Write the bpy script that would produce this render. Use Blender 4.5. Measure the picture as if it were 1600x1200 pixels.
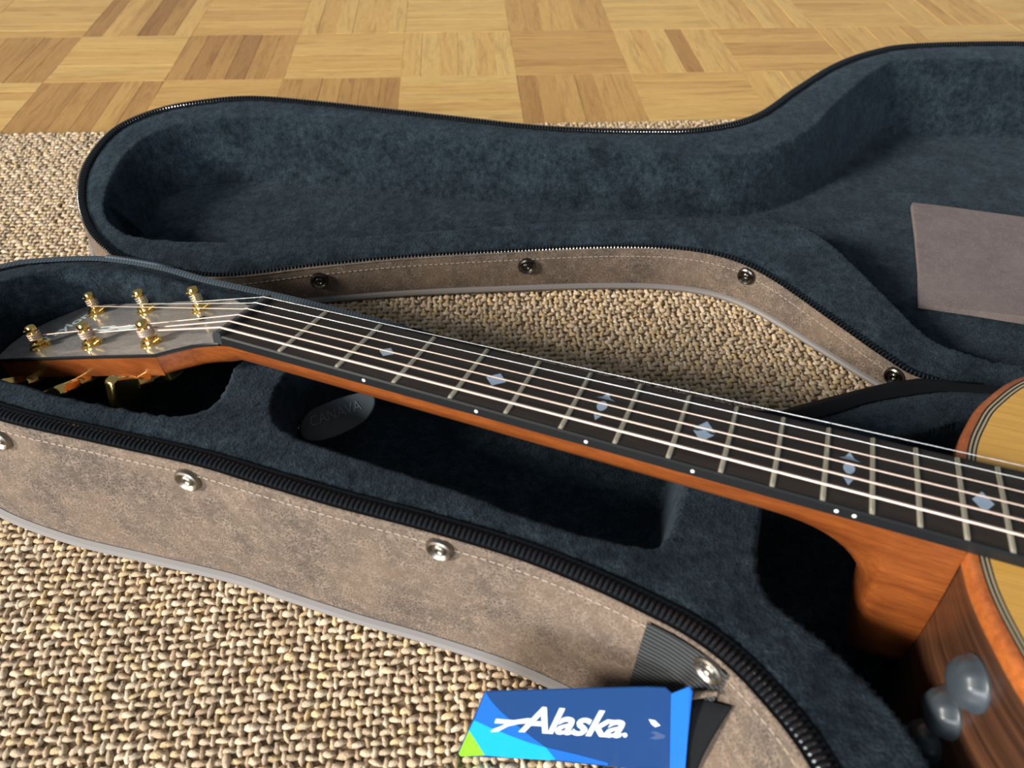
import bpy, bmesh, math, random
import numpy as np
from mathutils import Matrix, Vector

# ------------------------------------------------------------------ scene, camera, light
for o in list(bpy.data.objects):
    bpy.data.objects.remove(o)
SC = bpy.context.scene
COL = SC.collection
random.seed(7)
RNG = np.random.default_rng(7)

F = 1212.0                      # focal length in pixels of the 1600x1200 frame
H = 0.39                        # camera height above the rug
UP = np.array([.01041681, -.71098024, -.70313483]); UP /= np.linalg.norm(UP)
YA = np.array([0, 0, 1.]) - UP * UP[2]; YA /= np.linalg.norm(YA)
XA = np.cross(YA, UP)
CM = np.stack([XA, YA, UP])     # camera (x right, y down, z forward) -> world
CAM = np.array([0, 0, H])

cd = bpy.data.cameras.new('camera')
cd.sensor_width = 36; cd.lens = F / 1600 * 36; cd.clip_start = .01; cd.clip_end = 50
cd.dof.use_dof = True; cd.dof.focus_distance = .50; cd.dof.aperture_fstop = 10.5
cam = bpy.data.objects.new('camera', cd); COL.objects.link(cam)
mw = Matrix.Identity(4)
for r in range(3):
    mw[r][0] = CM[r, 0]; mw[r][1] = -CM[r, 1]; mw[r][2] = -CM[r, 2]; mw[r][3] = CAM[r]
cam.matrix_world = mw
SC.camera = cam

W = bpy.data.worlds.new('room_light'); SC.world = W; W.use_nodes = True
W.node_tree.nodes['Background'].inputs[0].default_value = (.80, .90, 1.0, 1)
W.node_tree.nodes['Background'].inputs[1].default_value = .18
sd = bpy.data.lights.new('sun', 'SUN'); sd.energy = 4.8; sd.angle = math.radians(12); sd.color = (1, .93, .82)
sun = bpy.data.objects.new('sun', sd); COL.objects.link(sun)
sun.location = (-2, -1.2, 1.6)
sun.rotation_euler = Vector((.84, .36, -.40)).to_track_quat('-Z', 'Y').to_euler()

ad_ = bpy.data.lights.new('window_daylight', 'AREA'); ad_.shape = 'RECTANGLE'; ad_.size = 1.6; ad_.size_y = 1.4; ad_.energy = 92; ad_.color = (.92, .96, 1.)
win = bpy.data.objects.new('window_daylight', ad_); COL.objects.link(win); win.location = (-.9, -2.4, .98)
win.rotation_euler = (Vector((.1, .5, 0)) - win.location).to_track_quat('-Z', 'Y').to_euler()
SC.view_settings.view_transform = 'Standard'
SC.view_settings.look = 'None'
SC.view_settings.gamma = 1
SC.view_settings.use_curve_mapping = False
SC.view_settings.exposure = 0.12

# ------------------------------------------------------------------ pixel -> place helpers
def ray(px, py):
    return CM @ np.array([(px - 800) / F, (py - 600) / F, 1.])
def on_plane(px, py, n, p0):
    d = ray(px, py); n = np.asarray(n, float)
    return CAM + d * (((np.asarray(p0, float) - CAM) @ n) / (d @ n))
def at(px, py, z=0.):
    return on_plane(px, py, (0, 0, 1), (0, 0, z))
def project(P):
    c = (np.asarray(P, float) - CAM) @ CM
    return np.stack([800 + F * c[..., 0] / c[..., 2], 600 + F * c[..., 1] / c[..., 2]], -1), c[..., 2]

# ------------------------------------------------------------------ object helpers
def tag(o, label=None, cat=None, group=None, kind=None):
    if label: o['label'] = label
    if cat: o['category'] = cat
    if group: o['group'] = group
    if kind: o['kind'] = kind
    return o
def empty(name, loc=(0, 0, 0), mat=None):
    o = bpy.data.objects.new(name, None); COL.objects.link(o)
    o.empty_display_size = .02
    if mat is not None: o.matrix_world = mat
    else: o.location = loc
    return o
def root_inv(p):
    """inverse of the world matrix of p, p and its ancestors being laid out in the same space"""
    return p.matrix_basis.inverted()
def link(name, me, mat, parent=None, world=False, mats=None):
    o = bpy.data.objects.new(name, me); COL.objects.link(o)
    if mat is not None and len(me.materials) == 0: me.materials.append(mat)
    if mats:
        for m in mats: me.materials.append(m)
    if parent is not None:
        o.parent = parent
        if world and parent.parent is None: o.matrix_parent_inverse = root_inv(parent)
    return o
class MB:
    def __init__(s): s.v = []; s.f = []; s.m = []
    def add(s, vs, fs, m=0):
        b = len(s.v); s.v += [tuple(map(float, q)) for q in vs]
        s.f += [tuple(b + i for i in q) for q in fs]; s.m += [m] * len(fs)
    def tube(s, pts, r, n=8, closed=False, m=0, cap=True):
        pts = [np.asarray(p, float) for p in pts]; k = len(pts)
        rs = r if hasattr(r, '__len__') else [r] * k
        rings = []; prev = None
        for i in range(k):
            a = pts[(i - 1) % k] if (closed or i) else pts[0]
            b = pts[(i + 1) % k] if (closed or i < k - 1) else pts[-1]
            t = b - a; t /= (np.linalg.norm(t) + 1e-12)
            if prev is None:
                ref = np.array([0, 0, 1.]) if abs(t[2]) < .9 else np.array([1., 0, 0])
            else: ref = prev
            x = ref - t * (ref @ t); x /= (np.linalg.norm(x) + 1e-12); y = np.cross(t, x); prev = x
            rings.append([pts[i] + rs[i] * (x * math.cos(2 * math.pi * j / n) + y * math.sin(2 * math.pi * j / n)) for j in range(n)])
        vs = [q for rg in rings for q in rg]; fs = []
        for i in range(k if closed else k - 1):
            i2 = (i + 1) % k
            for j in range(n):
                j2 = (j + 1) % n
                fs.append((i * n + j, i * n + j2, i2 * n + j2, i2 * n + j))
        if cap and not closed:
            fs.append(tuple(range(n))[::-1]); fs.append(tuple((k - 1) * n + j for j in range(n)))
        s.add(vs, fs, m)
    def lathe(s, prof, M=None, n=20, m=0):
        """prof: (radius, height) list, axis +z, placed by 4x4 / callable M"""
        vs = []; fs = []
        for r, z in prof:
            for j in range(n):
                a = 2 * math.pi * j / n; vs.append((r * math.cos(a), r * math.sin(a), z))
        for i in range(len(prof) - 1):
            for j in range(n):
                j2 = (j + 1) % n; fs.append((i * n + j, i * n + j2, (i + 1) * n + j2, (i + 1) * n + j))
        fs.append(tuple(range(n))[::-1]); fs.append(tuple((len(prof) - 1) * n + j for j in range(n)))
        if M is not None: vs = [tuple(M @ Vector(q)) for q in vs]
        s.add(vs, fs, m)
    def box(s, c, sz, M=None, m=0):
        x, y, z = sz[0] / 2, sz[1] / 2, sz[2] / 2
        vs = [(c[0] + a * x, c[1] + b * y, c[2] + d * z) for a in (-1, 1) for b in (-1, 1) for d in (-1, 1)]
        if M is not None: vs = [tuple(M @ Vector(q)) for q in vs]
        s.add(vs, [(0, 1, 3, 2), (4, 6, 7, 5), (0, 4, 5, 1), (2, 3, 7, 6), (0, 2, 6, 4), (1, 5, 7, 3)], m)
    def prism(s, top, bot, m=0):
        n = len(top); s.add(list(top) + list(bot), [tuple(range(n)), tuple(range(n, 2 * n))[::-1]] +
              [(i, n + i, n + (i + 1) % n, (i + 1) % n) for i in range(n)], m)
    def mesh(s, name, smooth=True):
        me = bpy.data.meshes.new(name); me.from_pydata(s.v, [], s.f)
        me.polygons.foreach_set('material_index', s.m)
        bm = bmesh.new(); bm.from_mesh(me); bmesh.ops.recalc_face_normals(bm, faces=bm.faces); bm.to_mesh(me); bm.free()
        if smooth:
            me.polygons.foreach_set('use_smooth', [True] * len(me.polygons))
            try: me.set_sharp_from_angle(angle=math.radians(38))
            except Exception: pass
        me.update(); return me
    def build(s, name, mat, parent=None, world=False, smooth=True, mats=None):
        return link(name, s.mesh(name, smooth), mat, parent, world, mats)

def frame(o, z, x=None):
    z = np.asarray(z, float); z = z / np.linalg.norm(z)
    ref = np.array([0, 0, 1.]) if x is None else np.asarray(x, float)
    if abs(ref @ z) > .98: ref = np.array([1., 0, 0])
    xx = ref - z * (ref @ z); xx /= np.linalg.norm(xx); yy = np.cross(z, xx)
    M = Matrix.Identity(4)
    for r in range(3): M[r][0] = xx[r]; M[r][1] = yy[r]; M[r][2] = z[r]; M[r][3] = o[r]
    return M
def catmull(pts, closed=True, step=.0025):
    P = np.array(pts, float); n = len(P); out = []
    rng_ = range(n if closed else n - 1)
    for i in rng_:
        if closed: a, b, c, d = P[(i - 1) % n], P[i], P[(i + 1) % n], P[(i + 2) % n]
        else: a, b, c, d = P[max(i - 1, 0)], P[i], P[i + 1], P[min(i + 2, n - 1)]
        k = max(2, int(np.linalg.norm(c - b) / step))
        for t in np.arange(k) / k:
            out.append(.5 * ((2 * b) + (c - a) * t + (2 * a - 5 * b + 4 * c - d) * t * t + (3 * b - a - 3 * c + d) * t ** 3))
    if not closed: out.append(P[-1])
    out = np.array(out)
    # even arc length
    q = np.vstack([out, out[:1]]) if closed else out
    L = np.r_[0, np.cumsum(np.linalg.norm(np.diff(q, axis=0), axis=1))]
    m = max(4, int(L[-1] / step)); s = np.linspace(0, L[-1], m + 1)
    if closed: s = s[:-1]
    return np.stack([np.interp(s, L, q[:, j]) for j in range(q.shape[1])], 1)
def normals2(C, closed=True):
    """outward normals (curve given counter-clockwise after ccw())"""
    if closed: t = np.roll(C, -3, 0) - np.roll(C, 3, 0)
    else: t = np.gradient(C, axis=0)
    t = t[:, :2] / (np.linalg.norm(t[:, :2], axis=1)[:, None] + 1e-12)
    return np.stack([t[:, 1], -t[:, 0]], 1)
def ccw(C):
    x, y = C[:, 0], C[:, 1]
    return C if np.sum(x * np.roll(y, -1) - np.roll(x, -1) * y) > 0 else C[::-1]
def sdf(P, poly):
    """signed distance of points to polygon (negative inside), chunked"""
    A = poly; B = np.roll(poly, -1, 0); out = np.empty(len(P))
    for c in range(0, len(P), 4000):
        p = P[c:c + 4000][:, None, :]; e = (B - A)[None]; w = p - A[None]
        t = np.clip((w * e).sum(2) / ((e * e).sum(2) + 1e-15), 0, 1)
        d = np.sqrt(((w - e * t[..., None]) ** 2).sum(2).min(1))
        y = p[..., 1]; c1 = (A[None, :, 1] > y) != (B[None, :, 1] > y)
        xi = A[None, :, 0] + (y - A[None, :, 1]) / (e[..., 1] + 1e-15) * e[..., 0]
        ins = (c1 & (p[..., 0] < xi)).sum(1) % 2 == 1
        out[c:c + 4000] = np.where(ins, -d, d)
    return out
def sstep(a, b, x):
    t = np.clip((x - a) / (b - a), 0, 1); return t * t * (3 - 2 * t)

# ------------------------------------------------------------------ materials
def mat(name, col, rough=.6, metal=0., **kw):
    m = bpy.data.materials.new(name); m.use_nodes = True
    b = m.node_tree.nodes['Principled BSDF']
    b.inputs['Base Color'].default_value = (*col, 1); b.inputs['Roughness'].default_value = rough
    b.inputs['Metallic'].default_value = metal
    for k, v in kw.items(): b.inputs[k].default_value = v
    return m
class NT:
    def __init__(s, m): s.m = m; s.t = m.node_tree; s.b = s.t.nodes['Principled BSDF']
    def n(s, typ, **kw):
        x = s.t.nodes.new(typ)
        for k, v in kw.items():
            if k in x.inputs.keys() if isinstance(k, str) else False: x.inputs[k].default_value = v
            else: setattr(x, k, v)
        return x
    def l(s, a, b): s.t.links.new(a, b)
    def coord(s, kind='Object', scale=(1, 1, 1), rot=(0, 0, 0)):
        c = s.n('ShaderNodeTexCoord'); mp = s.n('ShaderNodeMapping')
        mp.inputs['Scale'].default_value = scale; mp.inputs['Rotation'].default_value = rot
        s.l(c.outputs[kind], mp.inputs[0]); return mp.outputs[0]
    def noise(s, vec, scale, detail=3, rough=.55, dist=0.):
        x = s.n('ShaderNodeTexNoise'); x.inputs['Scale'].default_value = scale; x.inputs['Detail'].default_value = detail
        x.inputs['Roughness'].default_value = rough; x.inputs['Distortion'].default_value = dist
        s.l(vec, x.inputs['Vector']); return x.outputs['Fac']
    def ramp(s, fac, stops):
        r = s.n('ShaderNodeValToRGB'); e = r.color_ramp.elements
        while len(e) < len(stops): e.new(.5)
        for q, (p, c) in zip(e, stops): q.position = p; q.color = (*c, 1)
        s.l(fac, r.inputs[0]); return r.outputs[0]
    def mix(s, fac, a, b, mode='MIX'):
        x = s.n('ShaderNodeMix'); x.data_type = 'RGBA'; x.blend_type = mode
        for i, v in ((0, fac), (6, a), (7, b)):
            if isinstance(v, (int, float)): x.inputs[i].default_value = v
            elif isinstance(v, tuple): x.inputs[i].default_value = (*v, 1)
            else: s.l(v, x.inputs[i])
        return x.outputs[2]
    def bump(s, h, strength=.3, dist=.001):
        x = s.n('ShaderNodeBump'); x.inputs['Strength'].default_value = strength; x.inputs['Distance'].default_value = dist
        s.l(h, x.inputs['Height']); s.l(x.outputs[0], s.b.inputs['Normal'])
    def color(s, c): s.l(c, s.b.inputs['Base Color'])

def fleece_mat():
    m = mat('navy_fleece', (.03, .045, .06), .95, **{'Sheen Weight': .10, 'Sheen Roughness': .4, 'Specular IOR Level': .1})
    m.node_tree.nodes['Principled BSDF'].inputs['Sheen Tint'].default_value = (.55, .75, .95, 1)
    t = NT(m); v = t.coord()
    fine = t.noise(v, 700, 3, .7); big = t.noise(v, 45, 4, .6); mid = t.noise(v, 190, 3, .6)
    c = t.ramp(mid, [(.3, (.0085, .0140, .0195)), (.72, (.027, .0405, .0520))])
    c2 = t.mix(1., t.ramp(big, [(.35, (.62, .65, .68)), (.7, (1.35, 1.35, 1.35))]), t.ramp(fine, [(.3, (.55, .55, .55)), (.7, (1.6, 1.6, 1.6))]), 'MULTIPLY')
    t.color(t.mix(1., c, c2, 'MULTIPLY'))
    a = t.n('ShaderNodeMath', operation='ADD'); t.l(fine, a.inputs[0]); t.l(mid, a.inputs[1])
    t.bump(a.outputs[0], .9, .0016); return m
def leather_mat(name, dark, light, vein):
    m = mat(name, light, .62, **{'Specular IOR Level': .35}); t = NT(m); v = t.coord()
    big = t.noise(v, 26, 4, .6, .4)
    c = t.ramp(big, [(.36, dark), (.62, light)])
    vo = t.n('ShaderNodeTexVoronoi', feature='DISTANCE_TO_EDGE'); vo.inputs['Scale'].default_value = 520
    nz = t.n('ShaderNodeTexNoise'); nz.inputs['Scale'].default_value = 160; t.l(v, nz.inputs['Vector'])
    ad = t.n('ShaderNodeVectorMath', operation='MULTIPLY_ADD'); t.l(nz.outputs['Color'], ad.inputs[0])
    ad.inputs[1].default_value = (.006, .006, .006); t.l(v, ad.inputs[2]); t.l(ad.outputs[0], vo.inputs['Vector'])
    vm = t.ramp(vo.outputs['Distance'], [(.0, (1, 1, 1)), (.17, (0, 0, 0))])
    f2 = t.noise(v, 140, 3, .6); fm = t.ramp(f2, [(.35, (.25, .25, .25)), (.62, (.95, .95, .95))])
    c = t.mix(t.mix(1., vm, fm, 'MULTIPLY'), c, vein)
    t.color(c); t.bump(vo.outputs['Distance'], .25, .0006); return m
def wood_mat(name, a, b, rough=.35, axis=0, scale=(6, 120, 120), wave=None, coat=0.):
    m = mat(name, a, rough, **{'Coat Weight': coat, 'Coat Roughness': .12}); t = NT(m)
    v = t.coord(scale=scale)
    n1 = t.noise(v, 1., 5, .6, .35); n2 = t.noise(v, 6., 3, .6)
    c = t.ramp(n1, [(.3, a), (.7, b)])
    d = t.ramp(n2, [(.3, (.72, .72, .72)), (.7, (1.1, 1.1, 1.1))])
    t.color(t.mix(1., c, d, 'MULTIPLY')); t.bump(n2, .06, .0005); return m

M_FLEECE = fleece_mat()
M_LEATHER = leather_mat('brown_leatherette', (.074, .060, .050), (.146, .106, .078), (.285, .215, .165))
M_LEATHER2 = leather_mat('mauve_leatherette', (.15, .12, .117), (.19, .155, .15), (.25, .205, .20))
M_PIPING = mat('grey_piping', (.22, .205, .20), .5)
M_TAPE = mat('black_zip_tape', (.008, .009, .011), .9, **{'Specular IOR Level': .12})
M_TEETH = mat('black_zip_coil', (.012, .014, .017), .16, **{'Specular IOR Level': .9})
M_RIBBON = mat('slate_ribbon', (.055, .075, .095), .7)
M_STITCH = mat('cream_thread', (.36, .29, .23), .8)
M_NICKEL = mat('aged_nickel', (.26, .235, .20), .38, 1.)
M_GUN = mat('dark_nickel', (.12, .11, .10), .25, 1.)
M_GOLD = mat('gold_plate', (.95, .66, .22), .16, 1.)
M_BRONZE = mat('bronze_string', (.62, .48, .40), .40, .6)
M_STEEL = mat('plain_steel_string', (.68, .66, .64), .35, .8)
M_FRET = mat('nickel_fret', (.74, .68, .53), .3, .75)
M_EBONY = wood_mat('ebony_board', (.020, .016, .014), (.042, .033, .028), .42, scale=(14, 260, 260))
M_EBONY.node_tree.nodes['Principled BSDF'].inputs['Specular IOR Level'].default_value = .28
M_EBEDGE = mat('black_edge', (.008, .009, .010), .4, **{'Specular IOR Level': .35})
M_NUT = mat('black_nut', (.030, .034, .036), .35)
M_MAHOG = wood_mat('mahogany', (.150, .036, .008), (.270, .074, .0155), .33, scale=(16, 260, 200), coat=.25)
M_HEAD = wood_mat('ebony_veneer_painted_sheen', (.215, .205, .200), (.310, .295, .280), .25, scale=(10, 160, 200), coat=.6)  # silvery reflection of a bright window is put into this base colour
M_SPRUCE = wood_mat('spruce_top', (.78, .42, .085), (.86, .48, .105), .35, scale=(4, 420, 40), coat=.3)
M_BIND = wood_mat('koa_binding', (.32, .075, .018), (.50, .15, .035), .3, scale=(60, 60, 60), coat=.4)
M_ROSE = wood_mat('rosewood_side', (.020, .010, .007), (.125, .052, .026), .3, scale=(3, 3, 190), coat=.3)
M_PBLACK = mat('purfling_black', (.012, .011, .010), .4)
M_PCREAM = mat('purfling_cream', (.46, .38, .24), .45)
M_PEARL = mat('pearl_inlay', (.40, .52, .68), .3)
M_LOGO = mat('white_pearl', (.62, .78, .82), .35)
M_DOT = mat('white_dot', (.85, .85, .82), .4)
M_KNOB = mat('slate_rubber_knob', (.042, .053, .063), .36)
M_TAB = mat('black_rubber_tab', (.045, .058, .070), .42)
M_EMBOSS = mat('embossed_rubber', (.12, .145, .165), .3)
M_NAVY = mat('card_navy', (.006, .052, .19), .5, **{'Specular IOR Level': .3})
M_BLUE = mat('card_blue', (.008, .14, .62), .5, **{'Specular IOR Level': .3})
M_CYAN = mat('card_cyan', (.005, .42, .80), .5, **{'Specular IOR Level': .3})
M_LIME = mat('card_lime', (.26, .62, .03), .5, **{'Specular IOR Level': .3})
M_WHITE = mat('card_white', (.82, .90, .88), .4)
M_SMUDGE = mat('card_smudge', (.05, .10, .24), .5)
M_WEB = mat('black_webbing', (.018, .020, .021), .75)
_t = NT(M_WEB); _v = _t.coord(scale=(1, 1, 1))
_w = _t.n('ShaderNodeTexWave', wave_type='BANDS', bands_direction='Z'); _w.inputs['Scale'].default_value = 120; _w.inputs['Distortion'].default_value = 1.2
_t.l(_v, _w.inputs['Vector']); _t.color(_t.ramp(_w.outputs['Fac'], [(.3, (.004, .0045, .005)), (.8, (.050, .056, .060))])); _t.bump(_w.outputs['Fac'], .8, .0008)
_t = NT(M_RIBBON); _v = _t.coord()
_w = _t.n('ShaderNodeTexWave', wave_type='BANDS', bands_direction='X'); _w.inputs['Scale'].default_value = 150
_t.l(_v, _w.inputs['Vector']); _t.color(_t.ramp(_w.outputs['Fac'], [(.2, (.035, .050, .066)), (.8, (.085, .115, .145))]))

def rug_mat():
    m = mat('sisal_yarn', (.45, .36, .23), .8, **{'Specular IOR Level': .25}); t = NT(m)
    a = t.n('ShaderNodeAttribute', attribute_name='yarn'); v = t.coord(scale=(1, 1, 1))
    n = t.noise(v, 900, 2, .6); d = t.ramp(n, [(.3, (.75, .75, .75)), (.7, (1.15, 1.15, 1.15))])
    t.color(t.mix(1., a.outputs['Color'], d, 'MULTIPLY')); t.bump(n, .5, .0008); return m
M_RUG = rug_mat()
M_RUGBASE = mat('rug_backing', (.25, .18, .115), .95)
def parquet_mat():
    m = mat('oak_parquet', (.5, .33, .15), .32, **{'Coat Weight': .35, 'Coat Roughness': .16}); t = NT(m)
    oi = t.n('ShaderNodeObjectInfo')
    c = t.n('ShaderNodeTexCoord'); ad = t.n('ShaderNodeVectorMath', operation='ADD')
    cb = t.n('ShaderNodeCombineXYZ'); mu = t.n('ShaderNodeMath', operation='MULTIPLY'); mu.inputs[1].default_value = 37.
    gi = t.n('ShaderNodeNewGeometry'); sm_ = t.n('ShaderNodeMath', operation='ADD'); fr_ = t.n('ShaderNodeMath', operation='FRACT')
    t.l(oi.outputs['Random'], sm_.inputs[0]); t.l(gi.outputs['Random Per Island'], sm_.inputs[1]); t.l(sm_.outputs[0], fr_.inputs[0])
    t.l(fr_.outputs[0], mu.inputs[0])
    for i in range(3): t.l(mu.outputs[0], cb.inputs[i])
    t.l(c.outputs['Object'], ad.inputs[0]); t.l(cb.outputs[0], ad.inputs[1])
    mp = t.n('ShaderNodeMapping'); mp.inputs['Scale'].default_value = (9, 90, 90); t.l(ad.outputs[0], mp.inputs[0])
    grain = t.noise(mp.outputs[0], 1.2, 4, .6, 1.2); fine = t.noise(mp.outputs[0], 7, 3, .6)
    sep = t.n('ShaderNodeSeparateColor'); t.l(oi.outputs['Color'], sep.inputs[0])
    mr = t.n('ShaderNodeMath', operation='MULTIPLY_ADD'); t.l(fr_.outputs[0], mr.inputs[0]); mr.inputs[1].default_value = .34; t.l(sep.outputs[0], mr.inputs[2])
    base = t.ramp(mr.outputs[0], [(0., (.36, .17, .055)), (.3, (.56, .31, .095)), (.65, (.74, .45, .145)), (1., (.80, .54, .19))])
    g = t.ramp(grain, [(.34, (.80, .75, .70)), (.5, (1, 1, 1)), (.72, (1.05, 1.05, 1.04))])
    f = t.ramp(fine, [(.3, (.86, .84, .82)), (.7, (1.05, 1.05, 1.05))])
    x = t.mix(1., t.mix(1., base, g, 'MULTIPLY'), f, 'MULTIPLY')
    t.color(x); t.bump(fine, .08, .0006); return m
M_PARQ = parquet_mat()
M_SUB = mat('parquet_joint', (.26, .16, .07), .8)

# ------------------------------------------------------------------ floor: oak mosaic parquet
FZ = -.008
S = (H - FZ) / 2.8335
PA = math.atan2(.05198, .70915)
EX = np.array([math.cos(PA), math.sin(PA)]); EY = np.array([-math.sin(PA), math.cos(PA)])
PO = -3.5114 * S * EX + 7.6715 * S * EY
me = MB(); me.box((.2, .8, FZ - .0135), (6, 6, .021))
floor = me.build('floor', M_SUB, smooth=False); tag(floor, 'oak mosaic parquet floor laid in squares of short strips', kind='structure')
NS = 6
sw = S / NS
mb = MB()
l2, w2, b = S / 2 - .0001, sw / 2 - .00008, .00022
top = [(-l2 + b, -w2 + b, 0), (l2 - b, -w2 + b, 0), (l2 - b, w2 - b, 0), (-l2 + b, w2 - b, 0)]
mid = [(-l2, -w2, -b), (l2, -w2, -b), (l2, w2, -b), (-l2, w2, -b)]
bot = [(-l2, -w2, -.004), (l2, -w2, -.004), (l2, w2, -.004), (-l2, w2, -.004)]
mb.add(top + mid + bot, [(0, 1, 2, 3)] + [(i, 4 + i, 4 + (i + 1) % 4, (i + 1) % 4) for i in range(4)] + [(4 + i, 8 + i, 8 + (i + 1) % 4, 4 + (i + 1) % 4) for i in range(4)] + [(11, 10, 9, 8)])
strip_me = mb.mesh('parquet_strip', False); strip_me.materials.append(M_PARQ)
# the rug's far border, parallel to the parquet rows
RE0, RE1 = at(0, 206, 0)[:2], at(1150, 186, 0)[:2]
RD = EX.copy(); RN = EY.copy(); RUG_EDGE = float(np.mean([RE0 @ RN, RE1 @ RN]))
cells = []
TONE = {(1, 0): .08, (0, -1, 0): .0, (0, -1, 1): .45, (0, -1, 2): .40, (0, -1, 3): .0, (0, -1, 4): .15, (5, 0, 3): -.1, (5, 0): .6, (-1, 0): .12, (0, 1): .18, (2, 1): .22, (4, 1): .18, (0, 0): .6, (3, 1): .62, (4, 0): .3, (6, 0): .42, (6, -1): .62, (5, 1): .55}
for k in range(-9, 5):
    for c in range(-9, 18):
        for j in range(NS):
            off = (j + .5) / NS
            hor = (c + k) % 2 == 0
            a, bb = (c + .5, k + off) if hor else (c + off, k + .5)
            p = PO + a * S * EX - bb * S * EY
            if p @ RN < RUG_EDGE - S * .55: continue
            q, dep = project(np.array([p[0], p[1], FZ]))
            inside = -90 < q[0] < 1690 and -45 < q[1] < 1200
            cells.append((0 if inside else 1, abs(q[0] - 800) / 2 + abs(q[1]), p, PA if hor else PA + math.pi / 2, TONE.get((c, k, j), TONE.get((c, k), .36 + .30 * ((c * 7 + k * 13) * .618 % 1)))))
cells.sort(key=lambda t: t[:2])
rest = MB()
for i, (_, _, p, an, tone) in enumerate(cells):
    if i < 300:
        o = link('parquet_strip', strip_me, None, floor)
        o.color = (max(0, tone), 0, 0, 1); o.location = (p[0], p[1], FZ + random.uniform(-.0002, .0002)); o.rotation_euler = (random.uniform(-.003, .003), 0, an + (math.pi if random.random() < .5 else 0))
    else:
        M = Matrix.Translation((p[0], p[1], FZ)) @ Matrix.Rotation(an, 4, 'Z')
        rest.add([tuple(M @ v.co) for v in strip_me.vertices], [tuple(f.vertices) for f in strip_me.polygons])
if rest.v:
    o = rest.build('parquet_strips', M_PARQ, floor, smooth=False); o.color = (.45, 0, 0, 1); tag(o, kind='stuff')

# ------------------------------------------------------------------ outlines of the case
E1 = np.array([.934, -.355]); E1 /= np.linalg.norm(E1); E2 = np.array([-E1[1], E1[0]])
NUT = np.array([-.1462, .3275])
def uv2w(P): P = np.asarray(P, float); return NUT + P[..., :1] * E1 + P[..., 1:2] * E2
SB = -.162; PB = np.array([-.043, .203])
def zbase(XY): return .095 + SB * ((np.asarray(XY) - PB) @ E2)
NB = (-SB * E2[0], -SB * E2[1], 1.); PB3 = (*PB, .095)
SL = .14; ML = np.array([.035, .999]); PL = np.array([.009, .504])
def zlid(XY): return np.maximum(.036 + SL * ((np.asarray(XY) - PL) @ ML), .020)
NL = (-SL * ML[0], -SL * ML[1], 1.); PL3 = (*PL, .036)
def bpx(l): return [on_plane(x, y, NB, PB3)[:2] for x, y in l]
def lpx(l): return [on_plane(x, y, NL, PL3)[:2] for x, y in l]

base_near = bpx([(0, 661), (150, 696), (300, 730), (400, 760), (525, 797), (650, 830), (800, 875), (919, 922), (1012, 966), (1075, 1000), (1137, 1047), (1200, 1115), (1261, 1200)])
body_near = [(.342, -.160), (.38, -.198), (.44, -.216), (.52, -.207), (.6, -.207), (.7, -.232), (.78, -.246), (.86, -.236), (.93, -.18), (.96, -.085), (.966, 0)]
body_far = [(.96, .085), (.93, .18), (.86, .236), (.78, .246), (.7, .225), (.6, .196), (.52, .188), (.45, .182), (.41, .172), (.385, .163)]
base_far = [(.367, .153), (.333, .126), (.295, .089), (.25, .076), (.187, .071), (.1, .070), (.03, .070)]
base_far2 = bpx([(450, 463), (330, 437), (250, 415), (160, 402), (60, 405), (0, 415)])
base_head = [(-.226, -.02), (-.218, -.058), (-.185, -.088), (-.135, -.101)]
BASE = ccw(catmull(np.vstack([base_near, uv2w(np.array(body_near)), uv2w(np.array(body_far)), uv2w(np.array(base_far)), base_far2, uv2w(np.array(base_head))])))
lid_near = lpx([(200, 410), (330, 435), (500, 418), (640, 405), (820, 395), (950, 390), (1050, 392), (1130, 405), (1200, 436), (1300, 505), (1380, 561), (1440, 594)])
lid_body = [(.33, .369), (.42, .362), (.54, .356), (.66, .346), (.78, .345), (.88, .37), (.95, .43), (.98, .53), (.97, .64), (.92, .73), (.83, .79), (.73, .81), (.63, .812)]
lid_far = lpx([(1600, 66), (1430, 69), (1360, 80), (1300, 102), (1240, 139), (1180, 179), (1100, 199), (1000, 202), (850, 197), (700, 181), (500, 159), (400, 151), (330, 155), (250, 169), (180, 199), (135, 249), (120, 300), (130, 350), (160, 389)])
LID = ccw(catmull(np.vstack([lid_near, lid_body, lid_far])))
BN = normals2(BASE); LN = normals2(LID)

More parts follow.
